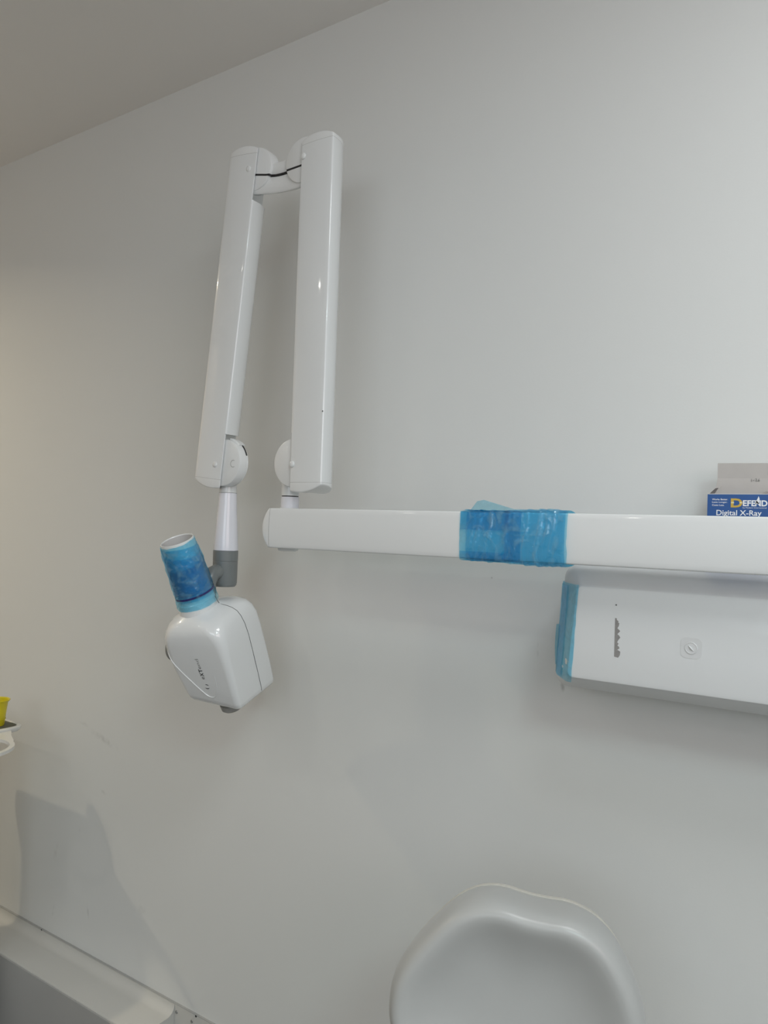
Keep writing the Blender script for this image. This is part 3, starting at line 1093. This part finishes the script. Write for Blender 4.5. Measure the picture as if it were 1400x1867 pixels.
box_text('Works Better.', 1298, 908.2, 1327.5, 911.8, 'print_white', .012)
box_text('Lasts Longer.', 1298, 914.0, 1327.0, 918.0, 'print_white', .012)
box_text('Costs Less.', 1298, 919.8, 1321.0, 923.2, 'print_white', .012)
box_text('D', 1333, 908, 1354.5, 926, 'print_gold', .035)
MB().box(tuple(bpx(1333.5, 917.8)), tuple(bpx(1339.0, 914.8) + Vector((0, -.0002, 0)))).build('print', 'print_gold_light', front, smooth=0)
MB().box(tuple(bpx(1349.0, 917.8)), tuple(bpx(1354.0, 914.8) + Vector((0, -.0002, 0)))).build('print', 'print_gold_light', front, smooth=0)
box_text('EFE', 1355.2, 911.4, 1378.0, 923.2, 'print_white', .03)
box_text('N', 1377.5, 911.4, 1387.5, 923.2, 'print_white', .03)
box_text('D', 1388.6, 911.4, 1399.3, 923.2, 'print_white', .03)
flm = [(1378, 919), (1379.5, 912), (1382, 907), (1383.2, 903), (1385, 908), (1385.2, 913), (1383, 919)]
MB().add([bpx(*p) for p in flm], [tuple(range(len(flm)))]).build('print', 'print_white', front, smooth=0)
box_text('by Mydent International', 1355, 925.0, 1398, 928.2, 'print_white', 0.0)
box_text('Digital X-Ray', 1306.5, 931.3, 1389.3, 945.4, 'print_white', .012)
box_text('Sensor Sleeves', 1303, 948, 1393, 960, 'print_white', .012)
# pencilled mark inside the lid
mk = MB()
mx, mz = BX0 + .0660, BZ1 + .0275
yl = BY1 + .0015
for st in ([(-.0045, .001), (-.0045, -.003)], [(-.0030, -.0012), (-.0012, -.0012)], [(-.0002, .0008), (.0012, .0016), (.0018, .0002), (.0004, -.0022), (.0026, -.0022)], [(.0046, .0012), (.0034, -.0010), (.0042, -.0026), (.0052, -.0018), (.0038, -.0010)]):
    mk.tube([(mx + p * 1.3, yl + .0008, mz + q * 1.2) for p, q in st], .00035, 4)
mk.build('print', 'print_grey', carton, smooth=0)

# ------------------------------------------------------------------ stool with padded backrest
chair = thing('padded_stool', (-0.42, -0.62, FZ), 'white vinyl stool with rounded padded backrest below the x-ray arm', 'stool')
CP = Vector((-.5, -.45, .95))
CN = Vector((.3584, -.9259, .1195))
CX = Vector((.9326, .361, 0))
CZ = Vector((-.0431, .1114, .9928))
outl = [(-0.1374, -0.1895), (-0.1424, -0.1622), (-0.138, -0.1233), (-0.1199, -0.0859), (-0.0925, -0.0511), (-0.061, -0.0181), (-0.0331, 0.0012), (-0.0049, 0.0103), (0.0233, 0.0109), (0.0554, 0.0053), (0.087, 0.0027), (0.1181, 0.0017), (0.149, -0.0075), (0.1721, -0.0227), (0.1912, -0.0442), (0.2064, -0.0709), (0.2179, -0.0979), (0.2256, -0.1301),
        (0.226, -.170), (.221, -.215), (.206, -.262), (.180, -.300), (.140, -.325), (.095, -.337), (.045, -.340), (-.005, -.336), (-.052, -.322), (-.090, -.298), (-.116, -.264), (-.130, -.226)]


def catmull(P, n=4):
    res = []
    N = len(P)
    for i in range(N):
        p0, p1, p2, p3 = (Vector(P[(i + k) % N]) for k in (-1, 0, 1, 2))
        for k in range(n):
            t = k / n
            res.append(0.5 * ((2 * p1) + (p2 - p0) * t + (2 * p0 - 5 * p1 + 4 * p2 - p3) * t * t + (-p0 + 3 * p1 - 3 * p2 + p3) * t ** 3))
    return res


loop = catmull(outl, 4)
ctr = Vector((.042, -.165))


def pad(s, nrm):
    return [CP + CX * (ctr.x + (p.x - ctr.x) * s) + CZ * (ctr.y + (p.y - ctr.y) * s) + CN * nrm for p in loop]


# front: thick rounded rim, dished middle
prof = [(.945, -.062), (.975, -.056), (.993, -.040), (1.0, -.020), (.995, -.002), (.978, .014), (.950, .0255), (.912, .0315), (.868, .0318), (.820, .0280), (.765, .0215), (.70, .0135), (.62, .0050), (.52, -.0030), (.40, -.0090), (.26, -.0128), (.13, -.0142), (.03, -.0146)]
MB().rings([pad(s, n) for s, n in prof]).build('backrest', 'vinyl', chair, smooth=70)
MB().rings([pad(s, n) for s, n in ((.90, -.080), (.955, -.078), (.975, -.070), (.975, -.0615), (.94, -.0615))]).build('back_shell', 'chair_shell', chair, smooth=60)
# seat, post and castor base below the frame
sc = Vector((-.44, -.64, 0)) + Vector((.04, 0, 0))
MB().lathe((sc.x, sc.y, .455), (0, 0, 1), [(0, .165), (.012, .185), (.035, .195), (.058, .190), (.072, .170), (.074, .10), (.070, .01)], 56).build('seat', 'vinyl', chair, smooth=60)
bk0 = CP + CX * ctr.x + CZ * -.27 + CN * -.085
MB().tube([bk0 + CZ * .12, bk0, bk0 + Vector((0.004, -.01, -.12)), bk0.lerp(Vector((sc.x, sc.y, .44)), .45) + Vector((0, .03, -.13)), (sc.x, sc.y + .05, .445), (sc.x, sc.y - .03, .445)], .014, 14).build('back_bracket', 'chrome', chair, smooth=60)
MB().cyl((sc.x, sc.y, FZ + .10), (sc.x, sc.y, .455), .026, .022, 28).build('gas_post', 'chrome', chair)
for k in range(5):
    a = 2 * math.pi * k / 5 + .3
    e = Vector((sc.x + .25 * math.cos(a), sc.y + .25 * math.sin(a), FZ + .075))
    leg = MB().tube([(sc.x, sc.y, FZ + .115), Vector((sc.x, sc.y, FZ + .105)).lerp(e, .5), e], [.024, .019, .014], 12).build('base_leg', 'chrome', chair, smooth=60)
    w_ = Vector((-math.sin(a), math.cos(a), 0)) * .012
    MB().cyl(Vector((e.x, e.y, FZ + .026)) - w_, Vector((e.x, e.y, FZ + .026)) + w_, .026, .026, 24, .004).build('castor', 'black_plastic', leg)
    MB().cyl((e.x, e.y, FZ + .045), (e.x, e.y, FZ + .08), .006, .006, 12).build('castor_pin', 'chrome', leg)

# ------------------------------------------------------------------ instrument tray with cup at the left edge
TZ = .8628
tray = thing('instrument_tray', (-2.48, -.34, FZ), 'white tray with dark mat and ring holder on an added cart body at the left edge', 'cart')


def rr_xy(x0, x1, y0, y1, r, z, n=8):
    cx, cy = (x0 + x1) / 2, (y0 + y1) / 2
    return [(cx + p, cy + q, z) for p, q in rrect((x1 - x0) / 2, (y1 - y0) / 2, r, n)]


TX0, TX1, TY0, TY1 = -2.62, -2.203, -.54, -.1475
MB().rings([rr_xy(TX0 + .008, TX1 - .008, TY0 + .006, TY1 - .006, .03, TZ - .016), rr_xy(TX0 + .001, TX1 - .001, TY0 + .001, TY1 - .001, .036, TZ - .009), rr_xy(TX0, TX1, TY0, TY1, .038, TZ - .002), rr_xy(TX0 + .003, TX1 - .003, TY0 + .003, TY1 - .003, .036, TZ),
            rr_xy(TX0 + .016, TX1 - .012, TY0 + .010, TY1 - .010, .03, TZ), rr_xy(TX0 + .018, TX1 - .014, TY0 + .012, TY1 - .012, .03, TZ - .003)]).build('tray_rim', 'tray_white', tray, smooth=40)
MB().rings([rr_xy(TX0 + .018, TX1 - .014, TY0 + .012, TY1 - .012, .03, TZ - .0029), rr_xy(TX0 + .018, TX1 - .014, TY0 + .012, TY1 - .012, .03, TZ - .0012)]).build('mat', 'tray_mat', tray, smooth=40)
# ring holder: flat ring with a neck growing out of the tray's right edge
rc = Vector((-2.1200, -.3560))
ro, ri = .1060, .0930
m = MB()
N = 64
rs = []
for (r, z) in ((ro, TZ - .0165), (ro, TZ - .0075), (ri, TZ - .0075), (ri, TZ - .0165)):
    rs.append([(rc.x + r * math.cos(2 * math.pi * k / N), rc.y + r * math.sin(2 * math.pi * k / N), z) for k in range(N)])
rs.append(rs[0])
m.rings(rs, False, False)
m.build('ring_holder', 'tray_white', tray, smooth=30)
inner = [(rc.x + .0945 * math.cos(math.radians(d)), rc.y + .0945 * math.sin(math.radians(d))) for d in range(52, 172, 12)]
neck = [(TX1 - .012, TY1 - .046), (TX1 + .010, TY1 - .054), (-2.155, -.224), (-2.105, -.246), (-2.064, -.272)] + inner
MB().rings([[(x, y, z) for x, y in neck] for z in (TZ - .0164, TZ - .0072)]).build('ring_neck', 'tray_white', tray, smooth=30)
MB().box((-2.60, -.48, FZ + .07), (-2.29, -.20, TZ - .0165)).build('shade_body', 'tray_white', tray, smooth=0, bevel=.006)  # unseen body added under the tray to deepen shade on the wall
for k in range(3):  # drawer fronts dressing the added body
    z0 = FZ + .10 + .275 * k
    dr = MB().box((-2.585, -.492, z0), (-2.305, -.4805, z0 + .255)).build('drawer', 'tray_white', tray, smooth=0, bevel=.003)
    MB().tube([(-2.50, -.4925, z0 + .18), (-2.50, -.515, z0 + .18), (-2.39, -.515, z0 + .18), (-2.39, -.4925, z0 + .18)], .005, 10).build('handle', 'chrome', dr)
for (x, y) in ((-2.57, -.45), (-2.32, -.45), (-2.57, -.23), (-2.32, -.23)):
    MB().cyl((x - .012, y, FZ + .032), (x + .012, y, FZ + .032), .032, .032, 24, .004).cyl((x, y, FZ + .05), (x, y, FZ + .075), .008, .008, 12).build('castor', 'black_plastic', tray)

cup = thing('plastic_cup', (-2.270, -.2076, TZ - .001), 'yellow plastic cup standing on the white tray', 'cup')
cc = (-2.270, -.2076, TZ - .0011)
MB().lathe(cc, (0, 0, 1), [(0.0, .0230), (.002, .0245), (.040, .0285), (.070, .0325), (.0745, .0370), (.0775, .0385), (.0785, .0370), (.0765, .0325), (.04, .0270), (.004, .0230)], 44).build('cup_wall', 'yellow_plastic', cup, smooth=50)
MB().lathe(cc, (0, 0, 1), [(.018, .0268), (.019, .0276), (.0205, .0280), (.0215, .0276)], 44, False, False).build('cup_rib', 'yellow_plastic', cup)
